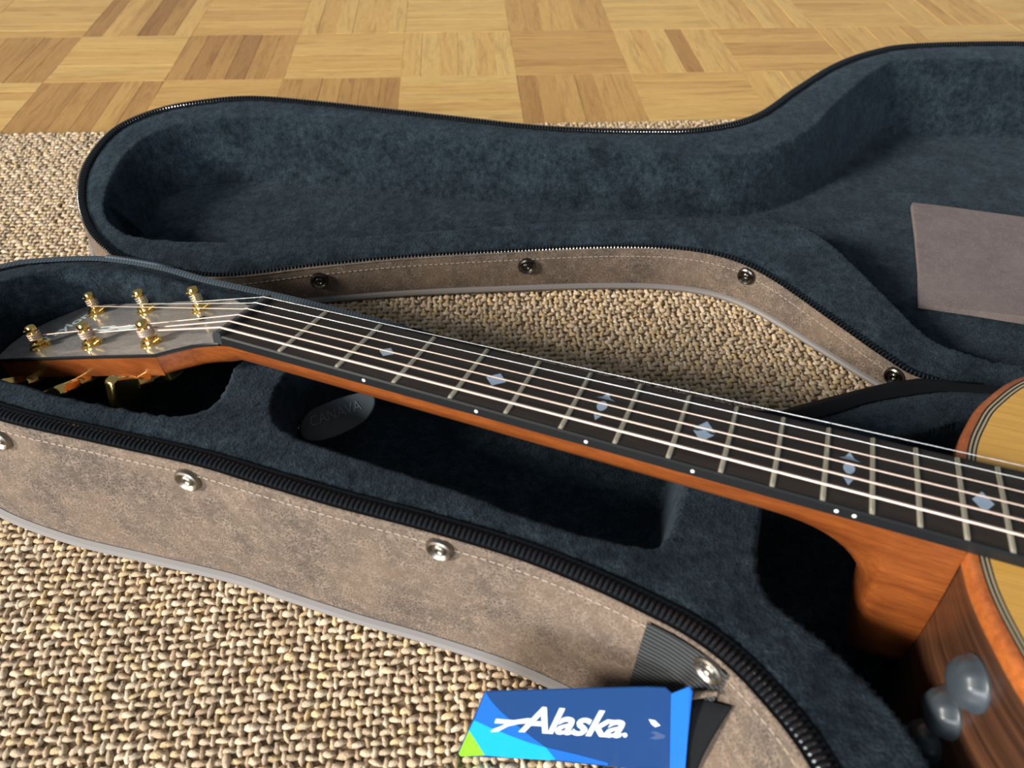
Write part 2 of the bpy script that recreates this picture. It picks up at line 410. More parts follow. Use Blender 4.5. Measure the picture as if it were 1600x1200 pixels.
# ------------------------------------------------------------------ rug: woven sisal
def build_rug():
    rb = MB()
    c = RD * .15 + RN * (RUG_EDGE - .75)
    M = Matrix.Translation((c[0], c[1], -.0054)) @ Matrix.Rotation(PA, 4, 'Z')
    rb.box((0, 0, 0), (2.6, 1.5, .0052), M)
    rug = rb.build('rug_backing', M_RUGBASE, smooth=False)
    root = empty('sisal_rug', (c[0], c[1], FZ))
    rug.parent = root; rug.matrix_parent_inverse = root_inv(root)
    tag(root, 'straw coloured woven sisal rug lying on the parquet under the case', 'rug')
    px_, py_ = .0088, .0051
    I = np.arange(-150, 170); J = np.arange(0, 225)
    gi, gj = np.meshgrid(I, J); gi = gi.ravel(); gj = gj.ravel()
    a = (gi + .5 * (gj % 2)) * px_; bq = RUG_EDGE - .003 - gj * py_
    els = []
    for kind in (0, 1):
        aa = a + (px_ / 2 if kind else 0); b2 = bq - (py_ * .0 if kind else 0)
        n = len(aa)
        aa = aa + RNG.normal(0, .0006, n); b2 = b2 + RNG.normal(0, .0004, n)
        XY = aa[:, None] * RD + b2[:, None] * RN
        q, dep = project(np.c_[XY, np.zeros(n)])
        keep = (dep > .05) & (q[:, 0] > -520) & (q[:, 0] < 2050) & (q[:, 1] > -50) & (q[:, 1] < 1750)
        idx = np.where(keep)[0]
        P = XY[idx]
        out = (sdf(P, BASE[::6]) > -.012) & (sdf(P, LID[::6]) > -.012)
        idx = idx[out]; els.append((kind, XY[idx]))
    V = []; Fc = []; C = []; base = 0
    n_s, n_r = 6, 7
    for kind, XY in els:
        n = len(XY); an = PA + RNG.normal(.14 if kind == 0 else math.pi / 2 + .08, .17, n)
        Lh = (RNG.normal(.0043, .0004, n) if kind == 0 else RNG.normal(.0039, .0004, n))
        rad = RNG.normal(.00165, .00020, n) if kind == 0 else RNG.normal(.00172, .00022, n)
        arch = .0017 if kind == 0 else .0013
        z0 = RNG.normal(-.0031 if kind == 0 else -.0032, .0003, n)
        ts = np.linspace(-1, 1, n_r)
        rr = np.sqrt(np.clip(1 - np.abs(ts) ** 3.2, .05, 1))
        th = np.arange(n_s) * 2 * math.pi / n_s
        lx = Lh[:, None, None] * ts[None, :, None] + 0 * th[None, None]
        tw = 1 + .2 * np.cos(th[None, None] * 2 + ts[None, :, None] * 5)
        ly = rad[:, None, None] * rr[None, :, None] * np.cos(th)[None, None] * tw
        lz = rad[:, None, None] * rr[None, :, None] * np.sin(th)[None, None] * tw + arch * (1 - ts[None, :, None] ** 2) + z0[:, None, None]
        ca, sa = np.cos(an)[:, None, None], np.sin(an)[:, None, None]
        X = XY[:, 0][:, None, None] + lx * ca - ly * sa; Y = XY[:, 1][:, None, None] + lx * sa + ly * ca
        V.append(np.stack([X, Y, lz], -1).reshape(-1, 3))
        fi = []
        for i in range(n_r - 1):
            for j in range(n_s): fi.append((i * n_s + j, i * n_s + (j + 1) % n_s, (i + 1) * n_s + (j + 1) % n_s, (i + 1) * n_s + j))
        fi = np.array(fi); nv = n_s * n_r
        Fc.append((fi[None] + base + (np.arange(n) * nv)[:, None, None]).reshape(-1, 4)); base += n * nv
        pal = np.array([(.50, .41, .28), (.55, .46, .32), (.46, .38, .27), (.58, .50, .37), (.45, .35, .23), (.54, .43, .25)]) * np.array([1.13, 1.06, 1.05])
        c = pal[RNG.integers(0, len(pal), n)] * RNG.normal(1., .10, n)[:, None]
        C.append(np.repeat(c, nv, 0))
    V = np.vstack(V); Fc = np.vstack(Fc); C = np.clip(np.vstack(C), 0, 1)
    me = bpy.data.meshes.new('woven_yarn'); me.vertices.add(len(V)); me.vertices.foreach_set('co', V.ravel())
    me.loops.add(Fc.size); me.loops.foreach_set('vertex_index', Fc.ravel().astype(np.int32))
    me.polygons.add(len(Fc)); me.polygons.foreach_set('loop_start', np.arange(0, Fc.size, 4, dtype=np.int32))
    me.polygons.foreach_set('use_smooth', np.ones(len(Fc), bool)); me.update(calc_edges=True)
    at_ = me.color_attributes.new('yarn', 'FLOAT_COLOR', 'POINT')
    at_.data.foreach_set('color', np.c_[C, np.ones(len(C))].ravel())
    o = link('woven_yarn', me, M_RUG, root, True); tag(o, kind='stuff')
build_rug()

# ------------------------------------------------------------------ the case
CASE = empty('guitar_case', (.05, .35, 0))
tag(CASE, 'brown leatherette hard guitar case lying open on the rug, lined with navy fleece', 'guitar case')
def sub(o, shell):
    """hang a world-space mesh under a shell (world space kept)"""
    o.parent = shell; o.matrix_parent_inverse = Matrix.Translation(shell.location).inverted()
    return o

def wall_rows(C, N, zf, outs, n0=0, n1=None, extra=0., ztop=0., zbot=.003):
    n1 = len(C) if n1 is None else n1
    idx = [i % len(C) for i in range(n0, n1)]; c = C[idx]; n = N[idx]; z = zf(c) + ztop
    rows = []
    for k, o in enumerate(outs):
        t = k / (len(outs) - 1); rows.append(np.c_[c + n * (o + extra), z + (zbot - z) * t])
    return rows
def skin(rows, closed):
    mb = MB(); k = len(rows[0]); vs = [p for r in rows for p in r]; fs = []
    for i in range(len(rows) - 1):
        for j in range(k if closed else k - 1):
            j2 = (j + 1) % k; fs.append((i * k + j, i * k + j2, (i + 1) * k + j2, (i + 1) * k + j))
    mb.add(vs, fs); return mb
OUT_B = [0., .0012, .0024, .0032, .0036, .0036, .0038]
OUT_L = [0., .0008, .0012, .0014, .0014]
def shell_common(C, N, zf, outs, name, lid=False, edge=None):
    shell = skin(wall_rows(C, N, zf, outs), True).build(name, M_LEATHER, CASE, True)
    n = len(C)
    # closed underside
    mb = MB(); mb.add(np.c_[(C + N * outs[-1])[::3], np.full(len(C[::3]), .0016)], [tuple(range(len(C[::3])))])
    sub(mb.build('underside', M_TAPE, smooth=False), shell)
    r = .0036 if not lid else .0027
    mb = MB(); mb.tube(np.c_[(C + N * (outs[-1] + .0006))[::3], np.full(len(C[::3]), r + .0004)], r, 8, True)
    sub(mb.build('piping', M_PIPING), shell)
    ii = [k % n for k in range(*(edge or (0, n)), 2)]
    mb = MB(); mb.tube(np.c_[(C - N * .0003)[ii], zf(C[ii]) + .0002], .0009, 6, edge is None)
    sub(mb.build('folded_edge', M_LEATHER), shell)
    return shell
def nearest(C, p): return int(np.argmin(((C - np.asarray(p)) ** 2).sum(1)))
nb = len(BASE); nl = len(LID)
iz0 = nearest(BASE, uv2w(np.array([-.224, -.035]))); iz1 = nearest(BASE, uv2w(np.array([.966, 0])))
if iz1 < iz0: iz1 += nb
base_shell = shell_common(BASE, BN, zbase, OUT_B, 'case_base', False, (iz0, iz1))
lid_shell = shell_common(LID, LN, zlid, OUT_L, 'case_lid', True)

def strip(C, N, zf, o0, o1, dz, i0, i1, closed=False, dz1=None):
    idx = [i % len(C) for i in range(i0, i1)]; c = C[idx]; n = N[idx]; z = zf(c)
    a = np.c_[c - n * o0, z + dz]; m_ = np.c_[c - n * (o0 + o1) / 2, z + (dz + (dz if dz1 is None else dz1)) / 2 + .0005]; b_ = np.c_[c - n * o1, z + (dz if dz1 is None else dz1)]
    return skin([a, m_, b_], closed)
def teeth(C, N, zf, off, i0, i1, dz, pitch=.0026, ln=.0056, r=.00075):
    idx = [i % len(C) for i in range(i0, i1)]; c = (C - N * off)[idx]; n = N[idx]
    L = np.r_[0, np.cumsum(np.linalg.norm(np.diff(c, axis=0), axis=1))]
    s = np.arange(0, L[-1], pitch); P = np.stack([np.interp(s, L, c[:, j]) for j in (0, 1)], 1); Nn = np.stack([np.interp(s, L, n[:, j]) for j in (0, 1)], 1)
    mb = MB(); side1 = []; side2 = []
    for p, q in zip(P, Nn):
        z = zf(p) + dz; pts = []
        for t, hgt in ((-1, 0), (-.75, .0010), (0, .0014), (.75, .0010), (1, 0)):
            pts.append((p[0] + q[0] * ln / 2 * t, p[1] + q[1] * ln / 2 * t, z + hgt))
        mb.tube(pts, r, 5)
    return mb
# base: zipper along the near side from the head end to the body end, plain tape along the hinge side
sub(strip(BASE, BN, zbase, .0004, .0112, .0002, iz0, iz1).build('zipper_tape', M_TAPE), base_shell)
tag(sub(teeth(BASE, BN, zbase, .0056, iz0, iz1, .0010).build('zipper_coil', M_TEETH), base_shell), kind='stuff')
ih1 = iz0 + nb
ir = nearest(BASE, uv2w(np.array([.06, .07])))
if ir < iz1: ir += nb
sub(strip(BASE, BN, zbase, -.0008, .0052, .0004, ir, ih1, dz1=.0006).build('hinge_ribbon', M_RIBBON), base_shell)
sub(strip(BASE, BN, zbase, -.0008, .0070, .0006, iz1, ir, dz1=.0012).build('hinge_tape', M_TAPE), base_shell)
sub(strip(LID, LN, zlid, .0004, .0066, .0002, 0, nl, True, dz1=-.0004).build('zipper_tape', M_TAPE), lid_shell)
tag(sub(teeth(LID, LN, zlid, .0031, 0, nl, .0004, .0027, .0046, .00062).build('zipper_coil', M_TEETH), lid_shell), kind='stuff')

# ---- linings: fleece moulded over the shells
def lining(name, C, zf, cavities, step, to_local, from_local, shell, bulge):
    lo = to_local(C); mn = lo.min(0); mx = lo.max(0)
    nx = int((mx[0] - mn[0]) / step) + 1; ny = int((mx[1] - mn[1]) / step) + 1
    gx, gy = np.meshgrid(mn[0] + np.arange(nx + 1) * step, mn[1] + np.arange(ny + 1) * step, indexing='ij')
    G = np.c_[gx.ravel(), gy.ravel()]
    ds = sdf(G, lo[::4])
    Wp = from_local(G); z = zf(Wp)
    ins = -ds
    z = z - .0016 * (1 - sstep(.004, .014, ins)) + bulge * sstep(.006, .02, ins)
    rim = z.copy()
    for poly, floorf, width, lowblur in cavities:
        pl = catmull(poly, True, .004); dc = sdf(G, pl)
        w = width(G) if callable(width) else width
        t = np.clip(-dc / w, 0, 1)
        fz = floorf(G, Wp)
        z = np.minimum(z, rim + (fz - rim) * t)
    z = z + RNG.normal(0, .00022, len(z))
    keep = ds < -.0016
    V = np.c_[Wp, z]; idm = np.arange(len(V)).reshape(nx + 1, ny + 1)
    q = np.stack([idm[:-1, :-1], idm[1:, :-1], idm[1:, 1:], idm[:-1, 1:]], -1).reshape(-1, 4)
    q = q[keep[q].all(1)]
    used = np.unique(q); rem = np.full(len(V), -1); rem[used] = np.arange(len(used))
    me = bpy.data.meshes.new(name); me.from_pydata(V[used].tolist(), [], rem[q].tolist())
    me.polygons.foreach_set('use_smooth', [True] * len(me.polygons)); me.update()
    return sub(link(name, me, M_FLEECE), shell)
def w2uv(P): q = np.asarray(P) - NUT; return np.stack([q @ E1, q @ E2], 1)
head_cav = [(-.11, -.075), (-.069, -.073), (-.041, -.069), (-.014, -.064), (0, -.057), (.004, -.044), (0, -.029), (-.007, -.012), (-.006, .010), (-.012, .034), (-.03, .046), (-.09, .046), (-.14, .041), (-.178, .022), (-.196, -.015), (-.188, -.052), (-.155, -.072)]
comp_cav = [(.032, .042), (.024, .01), (.026, -.018), (.038, -.040), (.056, -.0485), (.088, -.050), (.142, -.049), (.194, -.052), (.236, -.048), (.247, -.040), (.248, .003), (.246, .04), (.236, .050), (.15, .050), (.06, .049)]
body_cav = [(.285, .03), (.287, .004), (.289, -.034), (.298, -.054), (.32, -.066), (.345, -.086), (.359, -.106), (.378, -.145), (.44, -.178), (.52, -.172), (.6, -.172), (.7, -.197), (.78, -.212), (.86, -.2), (.91, -.15), (.93, -.06), (.93, .06), (.91, .15), (.86, .2), (.78, .21), (.7, .192), (.6, .165), (.52, .16), (.44, .152), (.41, .140), (.387, .122), (.357, .093), (.32, .062), (.295, .045)]
lining('fleece_lining', BASE, zbase, [
    (head_cav, lambda G, Wp: np.full(len(G), .018), .011, 0),
    (comp_cav, lambda G, Wp: zbase(Wp) - .042, .008, 0),
    (body_cav, lambda G, Wp: np.full(len(G), .012), .010, 0)], .0022, w2uv, uv2w, base_shell, .0022)
lid_cav = lpx([(165, 330), (172, 285), (200, 240), (240, 211), (300, 195), (400, 187), (500, 194), (600, 205), (800, 225), (1000, 240), (1150, 245), (1250, 214), (1310, 160), (1370, 111), (1420, 96)]) + \
    [(.50, .785), (.63, .782), (.73, .78), (.82, .76), (.89, .71), (.935, .63), (.945, .53), (.92, .45), (.86, .40), (.78, .378), (.66, .380), (.54, .388), (.42, .394), (.35, .397)] + \
    lpx([(1530, 560), (1450, 528), (1380, 460), (1290, 376), (1220, 346), (1100, 343), (900, 347), (700, 360), (500, 375), (330, 379), (220, 372), (182, 356)])
lid_cav = np.array(lid_cav)
lining('fleece_lining', LID, zlid, [
    (lid_cav, lambda G, Wp: np.full(len(G), .008), lambda G: np.where(G[:, 1] > .56, .021, .009), 0)], .0024, lambda P: np.asarray(P), lambda P: np.asarray(P), lid_shell, .0012)

# ---- rivets, stitches and patches on the leather walls
def wall_pt(px, py, C, N, zf, outs):
    z = zf(C); best = None
    for k in range(1, 40):
        t = k / 40; o = np.interp(t * (len(outs) - 1), range(len(outs)), outs)
        P = np.c_[C + N * o, z + (.003 - z) * t]; q, dep = project(P)
        face = ((CAM[:2] - C) * N).sum(1) > 0
        d = np.where(face & (dep > 0), np.hypot(q[:, 0] - px, q[:, 1] - py), 1e9); i = int(np.argmin(d))
        if best is None or d[i] < best[0]: best = (d[i], P[i], np.array([*N[i], .05]), i)
    return best
def rivet(px, py, C, N, zf, outs, shell, m, r=.0068):
    _, p, n, i = wall_pt(px, py, C, N, zf, outs)
    mb = MB(); M = frame(p, n)
    k = r / .0068
    prof = [(.0069, -.001), (.0070, .0012), (.0066, .0024), (.0056, .0030), (.0048, .0024), (.0040, .0016), (.0032, .0015), (.0028, .0022), (.0019, .0026), (.0012, .0018), (.0006, .0016)]
    mb.lathe([(a * k, b_ * k) for a, b_ in prof], M, 22)
    sub(mb.build('rivet', m), shell)
for px, py in [(0, 684), (296, 745), (686, 854), (1112, 1043)]:
    rivet(px, py, BASE, BN, zbase, OUT_B, base_shell, M_NICKEL)
for px, py in [(501, 437), (825, 415), (1166, 431), (1399, 588)]:
    rivet(px, py, LID, LN, zlid, OUT_L, lid_shell, M_GUN)
def stitches(C, N, zf, drops, outs, lo_, hi_, shell):
    mb = MB(); i = lo_
    idx = np.array([j % len(C) for j in range(lo_, hi_)]); c = C[idx]; n = N[idx]
    L = np.r_[0, np.cumsum(np.linalg.norm(np.diff(c, axis=0), axis=1))]
    for dr in drops:
        for s in np.arange(.002, L[-1] - .004, .0042):
            pts = []
            for t in (s, s + .0028):
                p = np.array([np.interp(t, L, c[:, j]) for j in (0, 1)]); q = np.array([np.interp(t, L, n[:, j]) for j in (0, 1)])
                z = zf(p); f = dr / z; o = np.interp(f * (len(outs) - 1), range(len(outs)), outs)
                pts.append(np.r_[p + q * (o + .0003), z - dr])
            mb.tube(pts, .00036, 4)
    tag(sub(mb.build('stitching', M_STITCH, smooth=False), shell), kind='stuff')
ia = nearest(BASE, uv2w(np.array([-.13, -.101]))); ib = nearest(BASE, uv2w(np.array([.345, -.165])))
stitches(BASE, BN, zbase, (.0056,), OUT_B, ia, ib if ib > ia else ib + nb, base_shell)
ja = nearest(LID, lid_near[1]); jb = nearest(LID, lid_near[-1])
if jb < ja: jb += nl
stitches(LID, LN, zlid, (.0060,), OUT_L, ja, jb, lid_shell)

# black webbing patch where the carrying strap is riveted on
w0 = wall_pt(1006, 990, BASE, BN, zbase, OUT_B)[3]; w1 = wall_pt(1134, 1062, BASE, BN, zbase, OUT_B)[3]
patch_rows = wall_rows(BASE, BN, zbase, OUT_B, w0, w1 + 1, extra=.0016, ztop=-.0005, zbot=.018)
pr = np.array(patch_rows)
mb = skin(list(pr), False)
sub(mb.build('webbing_patch', M_WEB), base_shell)
# loose strap tongue hanging from the rivet
def wall_band(name, i0, i1, z0, z1, extra, m, th=.0014):
    idx = [i % nb for i in range(i0, i1 + 1)]; c = BASE[idx]; n = BN[idx]; z = zbase(c); k = len(idx); rows = []
    for t in np.linspace(0, 1, 7):
        dz = np.array([z0(a) + (z1(a) - z0(a)) * t for a in np.linspace(0, 1, k)])
        f = np.clip(dz / (z - .003), 0, 1) * (len(OUT_B) - 1); o = np.interp(f, range(len(OUT_B)), OUT_B)
        rows.append(np.c_[c + n * (o + extra + .002 * math.sin(math.pi * t))[:, None], z - dz])
    ob = sub(skin(rows, False).build(name, m), base_shell); sm = ob.modifiers.new('thickness', 'SOLIDIFY'); sm.thickness = th; return ob
k0 = wall_pt(1078, 1108, BASE, BN, zbase, OUT_B)[3]; k1 = wall_pt(1138, 1120, BASE, BN, zbase, OUT_B)[3]
wall_band('carry_strap', k0, k1, lambda a: .030 - .016 * a, lambda a: .090, .0014, M_TAPE)
wall_band('strap_tongue', k0 - 1, k1 - 3, lambda a: .024 - .013 * a, lambda a: .034 - .019 * a, .0032, M_LEATHER)

# hinge gusset: black cloth from the base's far rim down to the lid's near rim
g_b = [on_plane(x, y, NB, PB3) for x, y in [(1205, 658), (1250, 648), (1300, 633), (1350, 616), (1400, 603), (1440, 597), (1480, 599), (1535, 603)]]
g_l = [on_plane(x, y, NL, PL3) for x, y in [(1195, 652), (1238, 636), (1290, 622), (1340, 609), (1390, 597), (1436, 591), (1480, 594), (1535, 599)]]
g_l = [np.r_[p[:2], max(p[2], .012)] for p in g_l]
g_l = [on_plane(*project(p)[0], (0, 0, 1), (0, 0, .030)) for p in g_l]
mb = skin([np.array(g_b) - [0, 0, .001], (np.array(g_b) + np.array(g_l)) / 2 + [0, 0, .0015], np.array(g_l)], False)
o = mb.build('hinge_gusset', M_TAPE); o.parent = CASE; o.matrix_parent_inverse = root_inv(CASE)
sd_ = o.modifiers.new('thickness', 'SOLIDIFY'); sd_.thickness = .0012
# short ribbon stay between the head end of the base and the lid
r_b = [on_plane(x, y, NB, PB3) for x, y in [(165, 404), (200, 408), (240, 415), (272, 421)]]
r_l = [on_plane(x, y, NL, PL3) for x, y in [(168, 398), (202, 401), (242, 407), (272, 413)]]
r_l = [on_plane(*project(p)[0], (0, 0, 1), (0, 0, .062)) for p in r_l]
mb = skin([np.array(r_b) + [0, 0, .002], np.array(r_l)], False)
o = mb.build('ribbon_stay', M_RIBBON); o.parent = CASE; o.matrix_parent_inverse = root_inv(CASE)
sd_ = o.modifiers.new('thickness', 'SOLIDIFY'); sd_.thickness = .001

# vinyl patch on the lid's floor
pp = [at(x, y, .0135)[:2] for x, y in [(1425, 318), (1462, 321), (1520, 327), (1600, 338)]] + [np.array([.60, .585]), np.array([.72, .56]), np.array([.66, .43]), np.array([.52, .438])] + [at(x, y, .0135)[:2] for x, y in [(1600, 500), (1520, 487), (1437, 475), (1436, 420), (1431, 365)]]
mb = MB()
mb.prism([(*p, .0135 + .0012 * math.sin(40 * p[0])) for p in pp], [(*p, .0095) for p in pp])
sub(mb.build('vinyl_patch', M_LEATHER2, smooth=False), lid_shell)['label'] = 'mauve brown vinyl patch'

# oval pull tab of the accessory compartment
tn = np.array([-.10, -.42, .90]); tn /= np.linalg.norm(tn); tp = at(522, 650, .064)
def z1(l): return [on_plane(430 + x / 8.889, 590 + y / 8.889, tn, tp) for x, y in l]
ol = z1([(400, 850), (520, 885), (700, 862), (900, 792), (1100, 690), (1250, 590), (1350, 450), (1390, 330), (1355, 232), (1250, 195), (1100, 220), (900, 275), (700, 350), (520, 430), (400, 540), (345, 680), (355, 790)])
ol = catmull(np.array(ol), True, .003)
mb = MB(); mb.prism(ol, ol - tn * .0022)
tab = sub(mb.build('pull_tab', M_TAB, smooth=False), base_shell); tab['label'] = 'black oval rubber pull tab with raised lettering'
bv = tab.modifiers.new('edge', 'BEVEL'); bv.width = .0006; bv.segments = 2
mb = MB(); c_ = z1([(285, 675)])[0]
mb.lathe([(.0045, -.004), (.0045, .0008), (.0036, .0018), (.0022, .0010), (.0012, .0018), (.0004, .0020)], frame(c_ - tn * .004, tn), 16)
sub(mb.build('tab_snap', M_GUN), base_shell)
def text_mesh(s, extrude, shear=0., offset=0., spacing=1.):
    cu = bpy.data.curves.new('lettering', 'FONT'); cu.body = s; cu.size = 1; cu.extrude = extrude; cu.shear = shear; cu.offset = offset; cu.space_character = spacing
    cu.resolution_u = 3
    o = bpy.data.objects.new('lettering', cu); COL.objects.link(o)
    dg = bpy.context.evaluated_depsgraph_get(); me = bpy.data.meshes.new_from_object(o.evaluated_get(dg))
    bpy.data.objects.remove(o); bpy.data.curves.remove(cu); return me
def lay_text(s, a, b_, up, n, name, m, height=None, depth=.0003, shear=0., offset=0., spacing=1.):
    """letters from point a to point b_ along a plane with normal n"""
    me = text_mesh(s, .5, shear, offset, spacing); co = np.array([v.co for v in me.vertices])
    w = co[:, 0].max() - co[:, 0].min(); hh = co[:, 1].max() - co[:, 1].min()
    x = b_ - a; L = np.linalg.norm(x); x = x / L; y = np.asarray(up) - x * (np.asarray(up) @ x); y -= n * (y @ n); y /= np.linalg.norm(y)
    sy = (height / hh) if height else L / w
    P = a + ((co[:, 0] - co[:, 0].min()) * L / w)[:, None] * x + ((co[:, 1] - min(0, co[:, 1].min())) * sy)[:, None] * y + ((co[:, 2] + .5) * depth)[:, None] * n
    me.vertices.foreach_set('co', P.ravel()); me.update()
    me.materials.clear(); me.materials.append(m); return link(name, me, None)
ta, tb = z1([(505, 690), (1215, 440)]); tu = z1([(505, 560)])[0] - ta
sub(lay_text('CANAVA', ta, tb, tu, tn, 'raised_lettering', M_EMBOSS, .0062, .0005), base_shell)

# ------------------------------------------------------------------ the guitar (board frame: x along the neck, y towards the treble side, z up)
GO = np.array([-0.1461645958, 0.3274746052, 0.1150433363])
GB = np.array([[0.9339567548, 0.3568851029, 0.0189157138], [-0.3549944191, 0.9202934668, 0.1644350855], [0.0412764243, -0.1602902309, 0.9862065197]])
def g2w(P): return GO + np.asarray(P, float) @ GB.T
gm = Matrix.Identity(4)
for r in range(3):
    for c in range(3): gm[r][c] = GB[r, c]
    gm[r][3] = GO[r]
G = empty('acoustic_guitar', mat=gm)
tag(G, 'acoustic guitar with spruce top, mahogany neck and gold tuners resting in the open case', 'guitar')
LS = .6477
def fx(n): return LS * (1 - 2 ** (-n / 12))
def hw(x): return .02235 + (.02725 - .02235) * x / (LS / 2)
BT = .0052       # fretboard thickness
# fretboard
xe = fx(20) + .006
mb = MB(); c_ = .0007; rows = []
for x in (0., xe):
    w = hw(x); rows.append([(x, -w, -BT), (x, -w, -c_), (x, -w + c_, 0), (x, w - c_, 0), (x, w, -c_), (x, w, -BT)])
mb.add(rows[0] + rows[1], [(i, (i + 1) % 6, 6 + (i + 1) % 6, 6 + i) for i in range(6)] + [(5, 4, 3, 2, 1, 0), (6, 7, 8, 9, 10, 11)])
board = mb.build('fretboard', M_EBONY, G, smooth=False)
for s in (-1, 1):
    mb = MB(); rows = []
    for x in (0.0005, xe):
        w = hw(x) + .00025; rows.append([(x, s * w, -BT + .0002), (x, s * w, -c_), (x, s * (w - c_), .00008), (x, s * (w - .0016), .00010), (x, s * (w - .0016), -BT + .0002)])
    mb.add(rows[0] + rows[1], [(i, (i + 1) % 5, 5 + (i + 1) % 5, 5 + i) for i in range(5)] + [(4, 3, 2, 1, 0), (5, 6, 7, 8, 9)])
    mb.build('board_binding', M_EBEDGE, board, smooth=False)
for n in range(1, 21):
    x = fx(n); w = hw(x) - .0007; mb = MB(); vs = []
    sec = [(-.00115, 0), (-.0009, .0007), (-.0004, .0011), (.0004, .0011), (.0009, .0007), (.00115, 0)]
    for y, k in ((-w, 0), (-w + .0011, 1), (w - .0011, 1), (w, 0)):
        vs += [(x + a, y, (b_ if k else b_ * .12)) for a, b_ in sec]
    fs = [(i * 6 + j, i * 6 + (j + 1) % 6, (i + 1) * 6 + (j + 1) % 6, (i + 1) * 6 + j) for i in range(3) for j in range(6)] + [(5, 4, 3, 2, 1, 0), (18, 19, 20, 21, 22, 23)]
    mb.add(vs, fs); mb.build('fret', M_FRET, board)
# inlays
def inlay(polys):
    mb = MB()
    for p in polys:
        mb.prism([(x, y, .00012) for x, y in p], [(x, y, -.0004) for x, y in p])
    mb.build('inlay', M_PEARL, board, smooth=False)
def dia(x, y, a, b_): return [(x - a, y), (x, y - b_), (x + a, y), (x, y + b_)]
def chev(x, y, s, a, b_): return [(x - a, y - s * b_ * .35), (x - a * .45, y - s * b_ * .05), (x, y + s * b_), (x + a * .45, y - s * b_ * .05), (x + a, y - s * b_ * .35), (x + a * .35, y + s * b_ * .02), (x, y + s * b_ * .28), (x - a * .35, y + s * b_ * .02)]
def lens(x, y, a, b_): return [(x + a * math.cos(t), y + b_ * math.copysign(abs(math.sin(t)) ** 1.2, math.sin(t))) for t in np.linspace(0, 2 * math.pi, 12, endpoint=False)]
def midf(n): return (fx(n - 1) + fx(n)) / 2
x = midf(3); inlay([[(x - .0042, -.0002), (x, -.0040), (x + .0042, -.0002)], [(x - .0042, .0002), (x + .0042, .0002), (x, .0040)]])
x = midf(5); inlay([[(x - .0052, -.0002), (x, -.0056), (x + .0052, -.0002)], [(x - .0052, .0002), (x + .0052, .0002), (x, .0056)]])
for n in (7, 12):
    x = midf(n); inlay([lens(x, 0, .0025, .0040)]); inlay([chev(x, .0074, 1, .0044, .0044)]); inlay([chev(x, -.0074, -1, .0044, .0044)])
x = midf(9); inlay([[(x - .0048, .0012), (x + .0048, .0012), (x, .0082)]]); inlay([[(x - .0048, -.0008), (x, -.0078), (x + .0048, -.0008)], [(x - .003, -.0008), (x + .003, -.0008), (x, .0012)]])
x = midf(15); inlay([dia(x, 0, .0042, .0066)])
for n, offs in ((3, (0,)), (5, (0,)), (7, (0,)), (9, (0,)), (12, (-.0035, .0035))):
    for d in offs:
        x = midf(n) + d; mb = MB(); M = frame((x, -hw(x) - .0002, -.0026), (0, -1, 0)); mb.lathe([(.0009, -.0005), (.0009, .0001), (.0004, .0002)], M, 12); mb.build('side_dot', M_DOT, board)
# nut
mb = MB()
prof = [(-.0052, -BT), (-.0052, -.0002), (-.0042, .0016), (-.0022, .0024), (-.0004, .0024), (.0002, .0016), (.0002, -BT)]
w = hw(0) + .0002
mb.add([(x, -w, z) for x, z in prof] + [(x, w, z) for x, z in prof], [(i, (i + 1) % 7, 7 + (i + 1) % 7, 7 + i) for i in range(7)] + [tuple(range(7))[::-1], tuple(range(7, 14))])
nut = mb.build('nut', M_NUT, G); 
# headstock
AL = math.radians(15.6); ca, sa = math.cos(AL), math.sin(AL)
HX = np.array([ca, 0, sa]); HN = np.array([-sa, 0, ca]); HO = np.array([0, 0, -.004])
def hp(s, v, n=0.): return HO + s * HX + np.array([0, v, 0]) + n * HN
near_h = [(-.0035, -.0224), (-.012, -.0226), (-.0205, -.0240), (-.0300, -.0285), (-.0390, -.0335), (-.060, -.0338), (-.090, -.0342), (-.130, -.0352), (-.170, -.0368), (-.1765, -.031), (-.184, -.018), (-.188, -.006)]
hout = near_h + [(s, -v) for s, v in near_h[::-1]]
TH = .0135
hw_ = [q for q in hout if q[0] < -.038]
mb = MB(); mb.prism([hp(s, v, -.0018) for s, v in hw_], [hp(s, v, -TH) for s, v in hw_])
hs = mb.build('headstock', M_MAHOG, G, smooth=False)
mb = MB(); mb.prism([hp(s, v, 0) for s, v in hout], [hp(s, v * 1.004, -.0018) for s, v in hout], 0)
ven = mb.build('headstock_veneer', M_HEAD, hs, smooth=False)
mb = MB(); mb.tube([hp(s, v * 1.004, -.0009) for s, v in hout], .00105, 6, True); mb.build('veneer_edge', M_EBEDGE, hs)
# logo lettering and pearl ornament on the veneer
a_ = hp(-.149, -.0150, .00005); b_ = hp(-.149, .0215, .00005)
o = lay_text('Taylor', np.asarray(a_), np.asarray(b_), np.array(-HX), HN, 'pearl_logo', M_LOGO, .0125, .00015, shear=.25, offset=.012)
o.parent = hs
mb = MB(); q = [(-.121, -.002), (-.112, -.0035), (-.104, -.001), (-.098, -.004), (-.090, 0), (-.098, .004), (-.104, .001), (-.112, .0035), (-.121, .002)]
mb.prism([hp(s, v, .00012) for s, v in q], [hp(s, v, -.0003) for s, v in q]); mb.build('pearl_ornament', M_LOGO, hs, smooth=False)
mb = MB(); mb.lathe([(.0022, -.0005), (.0022, .0010), (.0010, .0016)], frame(hp(-.041, .0075), HN), 12); mb.build('cover_screw', M_EBEDGE, hs)
